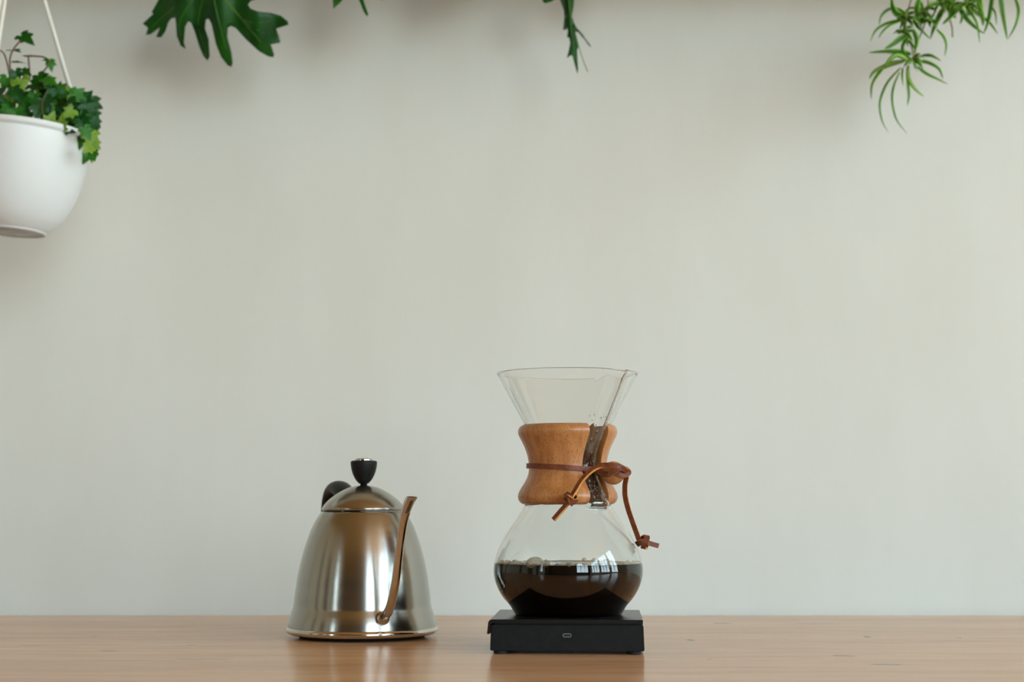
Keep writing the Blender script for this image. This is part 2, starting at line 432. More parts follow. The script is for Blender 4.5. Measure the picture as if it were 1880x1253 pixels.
# ------------------------------------------------------------------ kettle
KY = 1.536
def kettle():
    kx = P(665, 1165, KY).x
    k = empty('gooseneck_kettle', (kx, KY, TABLE_Z), 'brushed steel gooseneck kettle with black lid knob standing on the table', 'kettle')
    def prof(rows, n=5):
        return [(h * mpp(y, KY), rowz(y, KY) - TABLE_Z) for y, h in catmull(rows, n)]
    body = [(1158, 136.5), (1150, 136), (1139, 134.2), (1128, 131.2), (1120, 128.4), (1114, 126.4), (1107, 125.4), (1091, 123.8), (1075, 121.4),
            (1059.5, 119.2), (1043.5, 116), (1027.5, 112.4), (1011.5, 108.3), (995.6, 103.4), (979.6, 97.8), (963.6, 91), (950, 83.5), (943, 79), (940.4, 76), (939.5, 74)]
    bm = bmesh.new(); lathe(bm, prof(body) + [(68 * mpp(941, KY), rowz(939.6, KY) - TABLE_Z)], 128)
    bo = from_bm('body', bm, 'steel', k)
    # rolled rim at the foot and the recessed underside
    bm = bmesh.new()
    R = 137.5 * mpp(1163, KY); pr = []
    for a in range(0, 17):
        t = math.pi * (1.0 - a / 16 * 1.62) + 0.55
        pr.append((R - 0.0022 + 0.0034 * math.cos(t), 0.0070 + 0.0034 * math.sin(t)))
    lathe(bm, [(R - 0.006, 0.0100)] + pr + [(R - 0.007, 0.0035)], 128)
    from_bm('foot_rim', bm, 'chrome', k)
    bm = bmesh.new(); lathe(bm, [(0, 0.0005), (R - 0.012, 0.0005), (R - 0.010, 0.002), (R - 0.008, 0.005), (0, 0.005)], 96)
    from_bm('base', bm, 'rubber', k)
    lid = [(938.6, 72), (937.5, 75), (934, 75.8), (929, 73), (923.6, 68.5), (918, 63), (912, 55.5), (906, 47), (900, 36), (896, 27), (893.5, 18), (892, 9)]
    bm = bmesh.new(); lathe(bm, [(0, rowz(939, KY) - TABLE_Z)] + prof(lid, 4) + [(0, rowz(891.8, KY) - TABLE_Z)], 128)
    lo = from_bm('lid', bm, 'steel', k)
    knob = [(888.5, 8), (887, 10), (880.3, 15.6), (868.6, 21), (858, 23.5), (851, 24.3), (848, 23.8), (846.6, 22), (846.2, 17)]
    bm = bmesh.new()
    lathe(bm, [(0, rowz(893, KY) - TABLE_Z), (6.5 * mpp(890, KY), rowz(893, KY) - TABLE_Z), (6.3 * mpp(890, KY), rowz(888.5, KY) - TABLE_Z)]
          + prof(knob, 4) + [(0, rowz(846.2, KY) - TABLE_Z)], 64)
    ko = from_bm('knob', bm, 'black', k)
    bm = bmesh.new()
    lathe(bm, prof([(846.5, 16.5), (843.5, 16.2), (842.4, 14), (842, 8)], 3) + [(0, rowz(841.8, KY) - TABLE_Z)], 48)
    from_bm('knob_cap', bm, 'chrome', ko)
    # spout: lies in the vertical plane turned 23 degrees from the line of sight
    PH = math.radians(20.5); dv = Vector((math.sin(PH), -math.cos(PH), 0))
    rows = [(701, 1136, 9.0), (706, 1132, 8.9), (713, 1123, 8.6), (719, 1106, 8.3), (725, 1078, 8.0), (729, 1050, 7.8), (732.5, 1020, 7.7),
            (736, 992, 7.7), (740, 964, 8.0), (745, 942, 8.6), (750, 926, 9.2), (756.5, 913, 10.0)]
    pts, rad = [], []
    for px, py, hw in catmull(rows, 4):
        lo_, hi_ = 0.02, 0.30
        for _ in range(50):
            mid = (lo_ + hi_) / 2
            y = KY + dv.y * mid
            if P(px, py, y).x - (kx + dv.x * mid) > 0: lo_ = mid
            else: hi_ = mid
        q = P(px, py, KY + dv.y * mid)
        pts.append(Vector((q.x - kx, q.y - KY, q.z - TABLE_Z))); rad.append(hw * mpp(py, q.y))
    first = pts[0]
    axis_in = Vector((-dv.x, -dv.y, 0))
    bm = bmesh.new()
    # outer tube, then back down the inside so the mouth is open
    path = [first + axis_in * 0.008] + pts
    rr = [rad[0]] + rad
    ins = list(reversed(pts[-10:]))
    # horizontal mouth: flatten the last ring
    tube(bm, path, rr, 24, cap=False)
    bm.verts.ensure_lookup_table()
    nr = len(path); tg = (pts[-1] - pts[-3]).normalized(); K = 9
    for q_ in range(nr - K, nr):               # shear the end so that the mouth is cut level
        wgt = ((q_ - (nr - K) + 1) / K) ** 1.6; zc = path[q_].z
        for v in bm.verts[q_ * 24:(q_ + 1) * 24]: v.co += tg * ((zc - v.co.z) / max(tg.z, 0.4) * wgt * 0.85)
    last = bm.verts[-24:]
    ring = list(last); nxt = [bm.verts.new(pts[-1] + (v.co - pts[-1]) * 0.88) for v in ring]
    deep = [bm.verts.new(pts[-9] + (v.co - pts[-1]) * 0.72) for v in ring]
    end = bm.verts.new(pts[-9])
    for a, b in ((ring, nxt), (nxt, deep)):
        for i in range(24): bm.faces.new((a[i], a[(i + 1) % 24], b[(i + 1) % 24], b[i]))
    for i in range(24): bm.faces.new((deep[i], deep[(i + 1) % 24], end))
    so = from_bm('spout', bm, 'chrome', k); so.data.set_sharp_from_angle(angle=math.radians(50))
    bm = bmesh.new()
    q = first + dv * (0.0735 - math.hypot(first.x, first.y))
    tube(bm, [q - dv * 0.010, q - dv * 0.002, q + dv * 0.0005, q + dv * 0.0015], [rad[0] * 1.38, rad[0] * 1.38, rad[0] * 1.3, rad[0] * 1.1], 32)
    sc_ = from_bm('spout_collar', bm, 'chrome', k); sc_.data.set_sharp_from_angle(angle=math.radians(50))
    # handle behind the body, opposite the spout
    hp = [(-0.036, 0.118), (-0.056, 0.132), (-0.080, 0.1425), (-0.098, 0.141), (-0.110, 0.130), (-0.113, 0.110), (-0.108, 0.085), (-0.098, 0.062)]
    hp = catmull(hp, 5)
    bm = bmesh.new()
    tube(bm, [dv * (r * 1.12) + Vector((0, 0, z)) for r, z in hp],
         [(0.0112 * (0.7 if i < 3 or i > len(hp) - 3 else 1), 0.0075) for i in range(len(hp))], 20)
    from_bm('handle', bm, 'black', k)
    bm = bmesh.new(); tube(bm, [dv * (r * 1.1) + Vector((0, 0, z)) for r, z in ((-0.097, 0.064), (-0.088, 0.052), (-0.066, 0.044))], 0.005, 12)
    from_bm('handle_bracket', bm, 'chrome', k)
kettle()

# ------------------------------------------------------------------ scale
CY = 1.418                                    # carafe axis
CX = P(1043, 1045, CY).x
SX = P(1049, 1170, 1.352).x
S_TOP = rowz(1138.5, 1.352) - TABLE_Z
def scale():
    s = empty('kitchen_scale', (SX, 1.352 + 0.0655, TABLE_Z), 'black square coffee scale under the glass carafe', 'scale')
    s.rotation_euler = (0, 0, math.radians(-3.2))
    hw, hd = 0.0652, 0.0650
    zb = 0.0030; zt = S_TOP - 0.0046
    # tapered housing
    bm = bmesh.new(); vs_ = box(bm, -hw, hw, -hd, hd, zb, zt)
    for v in vs_:
        if v.co.z > 0.01: v.co.x *= 0.988; v.co.y *= 0.99
    bmesh.ops.bevel(bm, geom=list(bm.edges), offset=0.0007, segments=2, affect='EDGES')
    from_bm('housing', bm, 'scale_body', s, smooth=False)
    box_obj('weighing_plate', (-hw * 0.95, hw * 0.95, -hd * 0.95, hd * 0.95, zt, S_TOP - 0.0032), 'rubber', s, 0.0004)
    # cover sheet with a lip folded down on the left side
    bm = bmesh.new()
    x0, x1 = -hw - 0.0016, hw - 0.0012
    t = 0.0032; ro = 0.0034
    outer = [(x1, S_TOP)] + [(x0 + ro - ro * math.sin(a), S_TOP - ro + ro * math.cos(a)) for a in (i * math.pi / 12 for i in range(7))] + [(x0 - 0.0010, 0.0170)]
    inner = [(x0 + 0.0012, 0.0170), (x0 + 0.0022, S_TOP - t - 0.001), (x0 + 0.0032, S_TOP - t), (x1, S_TOP - t)]
    ringp = outer + inner
    va = [bm.verts.new((x, -hd - 0.0006, z)) for x, z in ringp]
    vb = [bm.verts.new((x, hd - 0.001, z)) for x, z in ringp]
    n = len(ringp)
    for i in range(n): bm.faces.new((va[i], va[(i + 1) % n], vb[(i + 1) % n], vb[i]))
    bm.faces.new(va); bm.faces.new(vb[::-1])
    bmesh.ops.recalc_face_normals(bm, faces=bm.faces)
    from_bm('cover', bm, 'scale_cover', s, smooth=False)
    # charging port: open metal ring round a dark slot
    pt = P(1049, 1167.5, 1.352); zc = pt.z - TABLE_Z; yf = -hd * 0.995
    def slot(w, h, n=10):
        r = h / 2
        return [(-w / 2 + r + r * math.cos(a), r * math.sin(a)) for a in (math.pi / 2 + math.pi * i / n for i in range(n + 1))] + \
               [(w / 2 - r + r * math.cos(a), r * math.sin(a)) for a in (-math.pi / 2 + math.pi * i / n for i in range(n + 1))]
    bm = bmesh.new()
    o_, i_ = slot(0.0074, 0.0030), slot(0.0066, 0.0022)
    ro_ = [bm.verts.new((x, yf - 0.0007, zc + z)) for x, z in o_]; ri_ = [bm.verts.new((x, yf - 0.0007, zc + z)) for x, z in i_]
    rd_ = [bm.verts.new((x, yf + 0.001, zc + z)) for x, z in i_]; rb_ = [bm.verts.new((x, yf + 0.001, zc + z)) for x, z in o_]
    n = len(o_)
    for a, b in ((ro_, ri_), (ri_, rd_), (rb_, ro_)):
        for i in range(n): bm.faces.new((a[i], a[(i + 1) % n], b[(i + 1) % n], b[i]))
    pm = from_bm('charging_port', bm, 'port', s, smooth=False)
    bm = bmesh.new(); bm.faces.new([bm.verts.new((x, yf - 0.0003, zc + z)) for x, z in i_])
    g = bmesh.ops.extrude_face_region(bm, geom=list(bm.faces))
    for v in g['geom']:
        if isinstance(v, bmesh.types.BMVert): v.co.y += 0.001
    from_bm('slot', bm, 'dark', pm, smooth=False)
    bmf = bmesh.new(); lathe(bmf, [(0, 0), (0.0055, 0), (0.006, 0.0006), (0.006, zb + 0.0003), (0, zb + 0.0003)], 24)
    foot = None
    for sx in (-1, 1):
        for sy in (-1, 1):
            if foot is None:
                foot = from_bm('foot', bmf, 'rubber', s); foot.location = (sx * (hw - 0.0085), sy * (hd - 0.0085), 0)
            else:
                f2 = foot.copy(); COL.objects.link(f2); f2.location = (sx * (hw - 0.0085), sy * (hd - 0.0085), 0)
scale()

# ------------------------------------------------------------------ carafe
CZ = TABLE_Z + S_TOP
PHI = math.radians(38)                        # pouring channel, turned to the right of the line of sight
GP = [(688, 129.5), (700, 122.5), (735, 104), (780, 80), (808, 65), (832, 55), (855, 51), (875, 54), (900, 65), (927, 79), (940, 86.5), (964, 102), (988, 117.5),
      (1012, 129), (1031, 134.8), (1045, 136.8), (1060, 136), (1074, 132), (1088, 125.5), (1100, 117.5), (1108, 110.5), (1113, 106.5), (1118, 103.5), (1124, 100.5), (1128, 97.5)]
GPROF = [(r * mpp(y, CY), rowz(y, CY) - CZ) for y, r in catmull(GP, 5)]
GPROF = [(r, max(z, 0.0)) for r, z in GPROF]
def glass_r(z):
    for (r0, z0), (r1, z1) in zip(GPROF, GPROF[1:]):
        if z1 <= z <= z0: return r0 + (r1 - r0) * (z0 - z) / max(z0 - z1, 1e-9)
    return GPROF[0][0] if z > GPROF[0][1] else GPROF[-1][0]
def smooth01(t):
    t = min(1, max(0, t)); return t * t * (3 - 2 * t)
Z_RIM = GPROF[0][1]; Z_NECK = rowz(855, CY) - CZ; Z_CB = rowz(931, CY) - CZ
def chan(phi, z):
    """outward swell of the pouring channel"""
    d = abs((phi - PHI + math.pi) % (2 * math.pi) - math.pi)
    k = (z - Z_NECK) / (Z_RIM - Z_NECK)
    hw = math.radians(21 - 6 * smooth01(k)) if k > 0 else math.radians(21)
    amp = 0.0072 if k > 0 else 0.0072 + 0.0015 * min(1, (Z_NECK - z) / (Z_NECK - Z_CB))
    amp *= smooth01((z - (Z_CB - 0.002)) / 0.004)
    return amp * smooth01((hw - d) / (0.5 * hw))
def carafe():
    c = empty('coffee_carafe', (CX, CY, CZ), 'hourglass glass pour-over carafe with wooden collar and leather tie on the scale', 'carafe')
    SEG = 288; TH = 0.0017
    bm = bmesh.new(); rings = []
    def ring(r, z, inset):
        row = []
        for i in range(SEG):
            ph = 2 * math.pi * i / SEG
            rr = r + chan(ph, z)
            k = smooth01((z - (Z_RIM - 0.012)) / 0.012)
            dd = abs((ph - PHI + math.pi) % (2 * math.pi) - math.pi)
            lip = k * smooth01((math.radians(15) - dd) / math.radians(12))
            rr += 0.0035 * lip
            row.append(bm.verts.new((rr * math.sin(ph), -rr * math.cos(ph), z - 0.0022 * lip)))
        return row
    outer = list(reversed(GPROF))             # bottom to rim
    rings.append(('p', bm.verts.new((0, 0, 0.0022))))
    for fr in (0.35, 0.7, 0.86): rings.append(('r', ring(outer[0][0] * fr, 0.0018 * (1 - fr), 0)))
    rings.append(('r', ring(outer[0][0] - 0.0015, 0.0, 0)))
    for r, z in outer[1:-1]: rings.append(('r', ring(r, z, 0)))
    rr, rz = outer[-1]
    for a in range(7):                        # fire-polished rim
        t = math.pi * a / 6
        rings.append(('r', ring(rr - TH / 2 + (TH / 2 + 0.0002) * math.cos(t), rz + 0.0011 * math.sin(t), 0)))
    for r, z in reversed(outer[1:-1]):
        if z > 0.0042: rings.append(('r', ring(r - TH, z, TH)))
    r_in = rings[-1]
    zl = 0.0036
    rings.append(('r', ring(outer[1][0] - TH - 0.002, zl, 0)))
    rings.append(('r', ring(outer[1][0] * 0.5, zl + 0.0005, 0)))
    rings.append(('p', bm.verts.new((0, 0, zl + 0.001))))
    for (ta, a), (tb, b) in zip(rings, rings[1:]):
        for i in range(SEG):
            j = (i + 1) % SEG
            if ta == 'p': bm.faces.new((a, b[j], b[i]))
            elif tb == 'p': bm.faces.new((a[i], a[j], b))
            else: bm.faces.new((a[i], a[j], b[j], b[i]))
    from_bm('glass_body', bm, 'glass', c)
    # round button on the lower flask that marks the half level
    zb = rowz(1033, CY) - CZ
    # wooden collar: two halves, the wide gap carries the channel
    CO = [(927, 77), (926, 83), (922, 88.5), (914, 91.8), (906, 90.5), (897, 86), (886, 79), (874, 73.5), (862, 71.3), (850, 71.8), (838, 74), (824, 78.5),
          (812, 84), (802, 89), (794, 91.3), (787, 89.5), (783, 86), (781, 82.3)]
    co = [(r * mpp(y, CY), rowz(y, CY) - CZ) for y, r in catmull(CO, 3)]
    ci = [(glass_r(z) + 0.0003, z) for z in [co[-1][1] + (co[0][1] - co[-1][1]) * i / 16 for i in range(17)]]
    ci[0] = (min(ci[0][0], co[-1][0] - 0.0006), ci[0][1]); ci[-1] = (min(ci[-1][0], co[0][0] - 0.0006), ci[-1][1])
    loop = co + ci
    for half in (-1, 1):
        bm = bmesh.new(); rows = []; N = 72
        for i in range(N + 1):
            row = []
            for r, z in loop:
                a0 = math.asin(min(1, 0.0106 / r)); a1 = math.pi - math.asin(0.003 / r)
                ph = PHI + half * (a0 + (a1 - a0) * i / N)
                row.append(bm.verts.new((r * math.sin(ph), -r * math.cos(ph), z)))
            rows.append(row)
        n = len(loop)
        for a, b in zip(rows, rows[1:]):
            for k in range(n): bm.faces.new((a[k], a[(k + 1) % n], b[(k + 1) % n], b[k]))
        bm.faces.new(rows[0]); bm.faces.new(rows[-1][::-1])
        ch = from_bm('collar_half', bm, 'collar', c)
        ch.data.shade_auto_smooth() if hasattr(ch.data, 'shade_auto_smooth') else None
        md = ch.modifiers.new('edges', 'BEVEL'); md.width = 0.0007; md.segments = 2; md.limit_method = 'ANGLE'; md.angle_limit = math.radians(55)
    # bead
    BD = P(1126, 869, CY - 0.031); bdl = BD - Vector((CX, CY, CZ)); BR = 21.5 * mpp(868, CY - 0.030)
    bm = bmesh.new(); lathe(bm, [(0, -BR)] + [(BR * math.cos(a), BR * math.sin(a)) for a in (math.pi * (-0.5 + i / 24) for i in range(1, 24))] + [(0, BR)], 40)
    from_bm('bead', bm, 'collar', c, bdl)
    # leather lace
    bm = bmesh.new(); LW, LT = 0.0043, 0.0020
    def loc(px, py, Y): return P(px, py, Y) - Vector((CX, CY, CZ))
    pts, nor = [], []
    zw = rowz(862, CY) - CZ
    for i in range(80):
        a = 2 * math.pi * i / 80
        d = abs((a - PHI + math.pi) % (2 * math.pi) - math.pi)
        r = 0.0361 + (0.0004 if d < 0.3 else 0)
        pts.append((r * math.sin(a), -r * math.cos(a), zw + 0.0006 - 0.0024 * math.sin(a))); nor.append((math.sin(a), -math.cos(a), 0))
    strip(bm, pts, nor, LW, LT, closed=True)
    def lace(rows, w=LW, t=LT, nrm=(0.1, -1, 0.25)):
        q = [loc(*r) for r in catmull(rows, 6)]
        strip(bm, q, nrm if isinstance(nrm, list) else Vector(nrm), w, t)
    yf = CY - 0.036
    # left tail: over the channel, down to its knot and end
    lace([(1152, 866, CY - 0.043), (1138, 857, CY - 0.046), (1120, 855, CY - 0.046), (1102, 856, CY - 0.044), (1084, 866, CY - 0.047), (1068, 882, CY - 0.050), (1057, 900, CY - 0.053),
          (1048, 914, CY - 0.056), (1040, 927, CY - 0.055), (1028, 941, CY - 0.054), (1016, 955, CY - 0.053)], nrm=(-0.75, -0.8, 0.35))
    # right tail
    lace([(1136, 862, CY - 0.040), (1147, 866, CY - 0.038), (1150, 876, CY - 0.034), (1147.5, 892, CY - 0.030), (1148, 912, CY - 0.026), (1153, 934, CY - 0.022), (1161, 958, CY - 0.018), (1169, 980, CY - 0.015),
          (1174, 992, CY - 0.014), (1182, 995, CY - 0.014), (1195, 999, CY - 0.013), (1209, 1003, CY - 0.012)], nrm=(-0.3, -1, 0.1))
    # wraps over the bead
    lace([(1110, 874, CY - 0.040), (1117, 873, CY - 0.044), (1128, 865, CY - 0.046), (1137, 860, CY - 0.046), (1144, 860, CY - 0.043)], nrm=(0.1, -1, 0.3), w=0.0044)
    lace([(1098, 867, CY - 0.034), (1112, 870, CY - 0.038), (1130, 870, CY - 0.042), (1146, 874, CY - 0.042), (1155, 869, CY - 0.040), (1150, 862, CY - 0.038), (1138, 858, CY - 0.040)], nrm=(0.1, -1, 0.2), w=0.0036)
    def turn(cx, cy, Y, ax, rad, w, tilt=(0, 0, 0), stretch=1.0):
        ctr = loc(cx, cy, Y); ax = Vector(ax).normalized()
        u = ax.cross(Vector((0, 1, 0.2))).normalized(); v = ax.cross(u).normalized()
        p, nn = [], []
        for i in range(28):
            a = 2 * math.pi * i / 28
            d = u * math.cos(a) * stretch + v * math.sin(a)
            p.append(ctr + d * rad + ax * (0.0010 * math.sin(2 * a))); nn.append(d.normalized())
        strip(bm, p, nn, w, 0.0018, closed=True)
    tl = (0.62, 0, 0.78)                       # run of the left tail at its knot
    turn(1045, 917, CY - 0.056, (0.75, 0.15, 0.65), 0.0046, 0.0046, stretch=1.15)
    turn(1049, 915, CY - 0.057, (0.25, -0.35, 0.9), 0.0044, 0.0040, stretch=1.2)
    turn(1178, 994, CY - 0.014, (0.6, 0.1, -0.8), 0.0044, 0.0044, stretch=1.1)
    turn(1185, 996, CY - 0.0145, (0.97, -0.1, -0.2), 0.0047, 0.0044, stretch=1.15)
    from_bm('leather_tie', bm, ['leather', 'leather_edge'], c, smooth=False)
    # condensation drops in the channel
    bm = bmesh.new()
    for i in range(150):
        t = random.random(); z = (rowz(925, CY) - CZ) + t * ((rowz(765, CY) - CZ) - (rowz(925, CY) - CZ))
        ph = PHI + random.uniform(-0.26, 0.26); r = glass_r(z) + chan(ph, z) - 0.0017 - 0.0001
        s = random.uniform(0.0003, 0.0008)
        mt = Matrix.Translation((r * math.sin(ph), -r * math.cos(ph), z)) @ Matrix.Diagonal((s, s, s * random.uniform(1, 1.8), 1))
        bmesh.ops.create_icosphere(bm, subdivisions=1, radius=1.0, matrix=mt)
    o = from_bm('condensation_drops', bm, 'drop', c); o['kind'] = 'stuff'

    # coffee inside (its own thing)
    zs = rowz(1035.5, CY) - CZ
    cf = empty('coffee', (CX, CY, CZ), 'dark brewed coffee with a ring of bubbles filling the bottom of the carafe', 'coffee')
    prof = [(0, zl + 0.0006)]
    prof += [(glass_r(zl) - 0.0045, zl + 0.0002)]
    z = 0.0046
    while z < zs - 0.0003:
        prof.append((glass_r(z) - TH + 0.0005, z)); z += 0.0015
    prof += [(glass_r(zs) - TH + 0.0005, zs + 0.0006), (glass_r(zs) - TH - 0.0012, zs), (0, zs)]
    bm = bmesh.new(); lathe(bm, prof, 128)
    from_bm('liquid', bm, 'coffee', cf)
    bm = bmesh.new(); R = glass_r(zs) - TH
    for i in range(230):
        ph = random.uniform(-1.15, 1.45) if i < 190 else random.uniform(0, 2 * math.pi)
        s = random.choice([0.0010, 0.0013, 0.0016, 0.0019, 0.0023]) * random.uniform(0.8, 1.15)
        rr = R - s * 0.7 - random.random() ** 2 * 0.003
        mt = Matrix.Translation((rr * math.sin(ph), -rr * math.cos(ph), zs + s * 0.25)) @ Matrix.Scale(s, 4)
        bmesh.ops.create_icosphere(bm, subdivisions=2, radius=1.0, matrix=mt)
    o = from_bm('foam', bm, 'bubble', cf); o['kind'] = 'stuff'
    for px, s, sq in ((976, 0.0085, 0.75), (1112, 0.0062, 0.8), (1040, 0.0042, 0.8), (1000, 0.0040, 0.8)):
        bm = bmesh.new(); ph = math.asin((px - 1043) / 137 * 1.06)
        bmesh.ops.create_uvsphere(bm, u_segments=32, v_segments=16, radius=s)
        for v in bm.verts: v.co.z *= sq
        rr = R - s * 0.8
        from_bm('bubble', bm, 'bubble', cf, (rr * math.sin(ph), -rr * math.cos(ph), zs + s * 0.12))
carafe()

# ------------------------------------------------------------------ hanging pot with ivy
def ivy():
    PY = 1.80
    ctr = P(30, 252, PY); s = mpp(252, PY)
    root = empty('potted_ivy', P(22, 424, PY), 'green ivy in a round white hanging pot near the wall', 'potted plant')
    base = root.location.copy()
    tilt = Matrix.Rotation(math.radians(4.0), 4, 'Y')
    hgt = ctr.z - base.z
    # rows as (height fraction from the rim, radius in pixels)
    pr = [(0.0, 122), (0.10, 123), (0.22, 121.5), (0.40, 117), (0.58, 109.5), (0.75, 98), (0.88, 84), (0.96, 70), (1.0, 60)]
    prof = [(r * s, hgt * (1 - t)) for t, r in catmull(pr, 4)]
    prof = prof[::-1]
    bm = bmesh.new()
    inner = [(r - 0.0025, z + 0.002) for r, z in reversed(prof[2:])]
    lathe(bm, [(46 * s, 0.004), (56 * s, 0.004), (57 * s, -0.002), (60 * s, -0.002)] + prof + [(127 * s, hgt + 0.001), (127.5 * s, hgt + 0.0075), (121 * s, hgt + 0.0085)] + inner + [(0, 0.006)], 96)
    pot = from_bm('pot', bm, 'pot', root); pot.matrix_basis = tilt
    bm = bmesh.new(); lathe(bm, [(0, -0.0010), (52 * s, -0.0010), (56 * s, 0.0045), (0, 0.0055)], 64)
    d = from_bm('drain_disc', bm, 'pot_base', root); d.matrix_basis = tilt
    bm = bmesh.new(); lathe(bm, [(0, hgt - 0.014), (112 * s, hgt - 0.012), (112 * s, hgt - 0.020), (0, hgt - 0.020)], 64)
    d = from_bm('soil', bm, 'soil', root); d.matrix_basis = tilt
    apex = P(33, -165, PY) - base
    for a, k in ((math.radians(-101), 1), (math.radians(36), 1), (math.radians(152), 1)):
        foot = tilt @ Vector((124 * s * math.cos(a), 124 * s * math.sin(a), hgt + 0.004))
        bm = bmesh.new(); tube(bm, [foot, foot.lerp(apex, 0.5), apex], 0.0026, 10)
        from_bm('hanger', bm, 'rod', root)
    bm = bmesh.new(); tube(bm, [apex - Vector((0, 0, 0.004)), apex + Vector((0, 0, 0.03)), Vector((apex.x, apex.y, ZC - base.z))], 0.003, 10)
    from_bm('hook', bm, 'rod', root)
    # ivy leaf meshes, one per shade
    half = [(0, 0), (0.16, -0.22), (0.40, -0.20), (0.62, 0.00), (0.42, 0.12), (0.52, 0.34), (0.58, 0.50), (0.30, 0.52), (0.20, 0.78), (0.0, 1.12)]
    meshes = []
    for mi, mk in enumerate(('ivy_dark', 'ivy_mid', 'ivy_light')):
        bm = bmesh.new()
        mid = [bm.verts.new((0, y, 0.0)) for y in (0, 0.12, 0.34, 0.52, 0.78, 1.12)]
        for sgn in (-1, 1):
            e = [bm.verts.new((sgn * x, y, 0.16 * x + 0.10 * math.sin(6 * y) * x)) for x, y in half[1:-1]]
            polys = [(mid[0], e[0], e[1], mid[1]), (mid[1], e[1], e[2], e[3]), (mid[1], e[3], mid[2]), (mid[2], e[3], e[4]), (mid[2], e[4], e[5], e[6], mid[3]), (mid[3], e[6], e[7], mid[4]), (mid[4], e[7], mid[5])]
            for p in polys: bm.faces.new(p if sgn > 0 else p[::-1])
        for v in bm.verts: v.co.z -= 0.16 * max(0, v.co.y - 0.3) ** 2; v.co.y -= 0.3
        me = bpy.data.meshes.new('ivy_leaf'); bm.to_mesh(me); bm.free(); me.materials.append(M[mk]); meshes.append(me)
    def leaf(px, py, Y, size, ang, tiltx, tilty, kind):
        o = bpy.data.objects.new('leaf', meshes[kind]); COL.objects.link(o); o.parent = root
        # leaf plane starts facing the camera with its tip along image angle `ang` (0 = up, clockwise)
        m = Matrix.Rotation(math.radians(90), 4, 'X')
        m = Matrix.Rotation(math.radians(ang), 4, 'Y') @ m
        m = Matrix.Rotation(math.radians(tiltx), 4, 'X') @ Matrix.Rotation(math.radians(tilty), 4, 'Z') @ m
        q = P(px, py, Y) - base; k = size * s
        o.matrix_basis = Matrix.Translation(q) @ m @ Matrix.Scale(k, 4)
        md = o.modifiers.new('thickness', 'SOLIDIFY'); md.thickness = 0.02
        return o
    placed = [  # px, py, size(px), angle, tiltx, tilty, kind
        (46, 70, 34, 118, -30, 10, 0), (26, 93, 26, 115, -68, 0, 0), (52, 103, 22, 95, -72, 0, 2), (92, 117, 24, 150, -20, 40, 1), (34, 115, 26, 92, -78, 0, 0), (84, 111, 18, 110, -60, 0, 1),
        (30, 137, 26, 170, 10, 20, 0), (46, 133, 22, 120, -30, 0, 0), (10, 150, 28, 200, 0, 0, 1), (76, 142, 30, 120, -35, 10, 0), (36, 156, 30, 60, 20, 10, 2), (66, 157, 34, 110, -30, 0, 0),
        (90, 156, 26, 170, 0, 30, 2), (96, 166, 28, 160, 0, 30, 0), (80, 175, 34, 130, -10, 0, 0), (104, 178, 26, 110, -40, 0, 0), (30, 172, 30, 140, 0, 0, 0), (14, 208, 34, 200, 0, 0, 1), (30, 212, 34, 160, 10, 10, 1),
        (8, 196, 30, 220, 10, 0, 0), (46, 192, 28, 170, 20, 0, 1), (50, 214, 26, 200, 0, 0, 0), (70, 200, 34, 180, -10, 20, 0), (84, 190, 34, 150, 0, 20, 0), (92, 222, 30, 20, 10, 20, 2), (113, 228, 30, 5, 10, -20, 2),
        (98, 236, 26, 60, -10, 0, 2), (100, 208, 30, 160, 0, 0, 0), (118, 196, 28, 140, 10, 0, 0), (132, 172, 28, 95, -20, 20, 1), (150, 190, 44, 140, -10, 10, 0), (166, 196, 44, 160, 0, 30, 0), (156, 182, 32, 40, 0, 0, 0),
        (172, 212, 30, 140, 0, 30, 0), (136, 226, 36, 130, 10, 0, 0), (152, 230, 34, 160, 0, 10, 0), (140, 250, 28, 120, 10, 0, 2), (150, 258, 26, 200, 0, 0, 1), (165, 252, 34, 190, 0, 30, 2), (170, 268, 30, 180, 0, 30, 2),
        (160, 286, 26, 200, 0, 20, 1), (168, 284, 24, 170, 0, 40, 2), (124, 240, 24, 100, -30, 0, 0), (122, 216, 26, 190, 0, 0, 0), (62, 178, 26, 200, 0, 0, 1), (58, 232, 22, 150, 0, 0, 0), (112, 186, 30, 90, -50, 0, 0)]
    for a in placed:
        px, py, sz, an, tx, ty, kd = a
        Yd = PY - 0.045 + 0.05 * max(0, (235 - py)) / 120 + (0.03 if px > 125 else 0) + random.uniform(-0.012, 0.012)
        leaf(px, py, Yd, sz * 0.86, an + random.uniform(-8, 8), tx, ty, kd)
    for px, py, sz, an, tx, ty, kd in ((142, 172, 26, 60, 0, 10, 1), (160, 206, 34, 170, 0, 20, 0), (146, 212, 30, 200, 10, 0, 0), (128, 206, 26, 230, 0, 0, 2), (130, 186, 24, 250, -20, 0, 0), (172, 228, 26, 190, 0, 30, 0),
                                       (158, 242, 26, 150, 0, 10, 1), (146, 240, 24, 220, 0, 0, 1), (172, 246, 24, 170, 0, 20, 1), (162, 272, 24, 210, 0, 20, 2), (172, 284, 20, 160, 0, 20, 1), (134, 242, 22, 180, 10, 0, 1),
                                       (116, 172, 22, 60, -20, 0, 0), (110, 160, 20, 120, -50, 0, 1), (104, 196, 24, 200, 0, 0, 1), (126, 230, 24, 150, 0, 0, 2)):
        leaf(px, py, PY - 0.02 + random.uniform(-0.03, 0.02), sz * 0.9, an + random.uniform(-10, 10), tx + random.uniform(-25, 15), ty + random.uniform(-25, 25), kd)
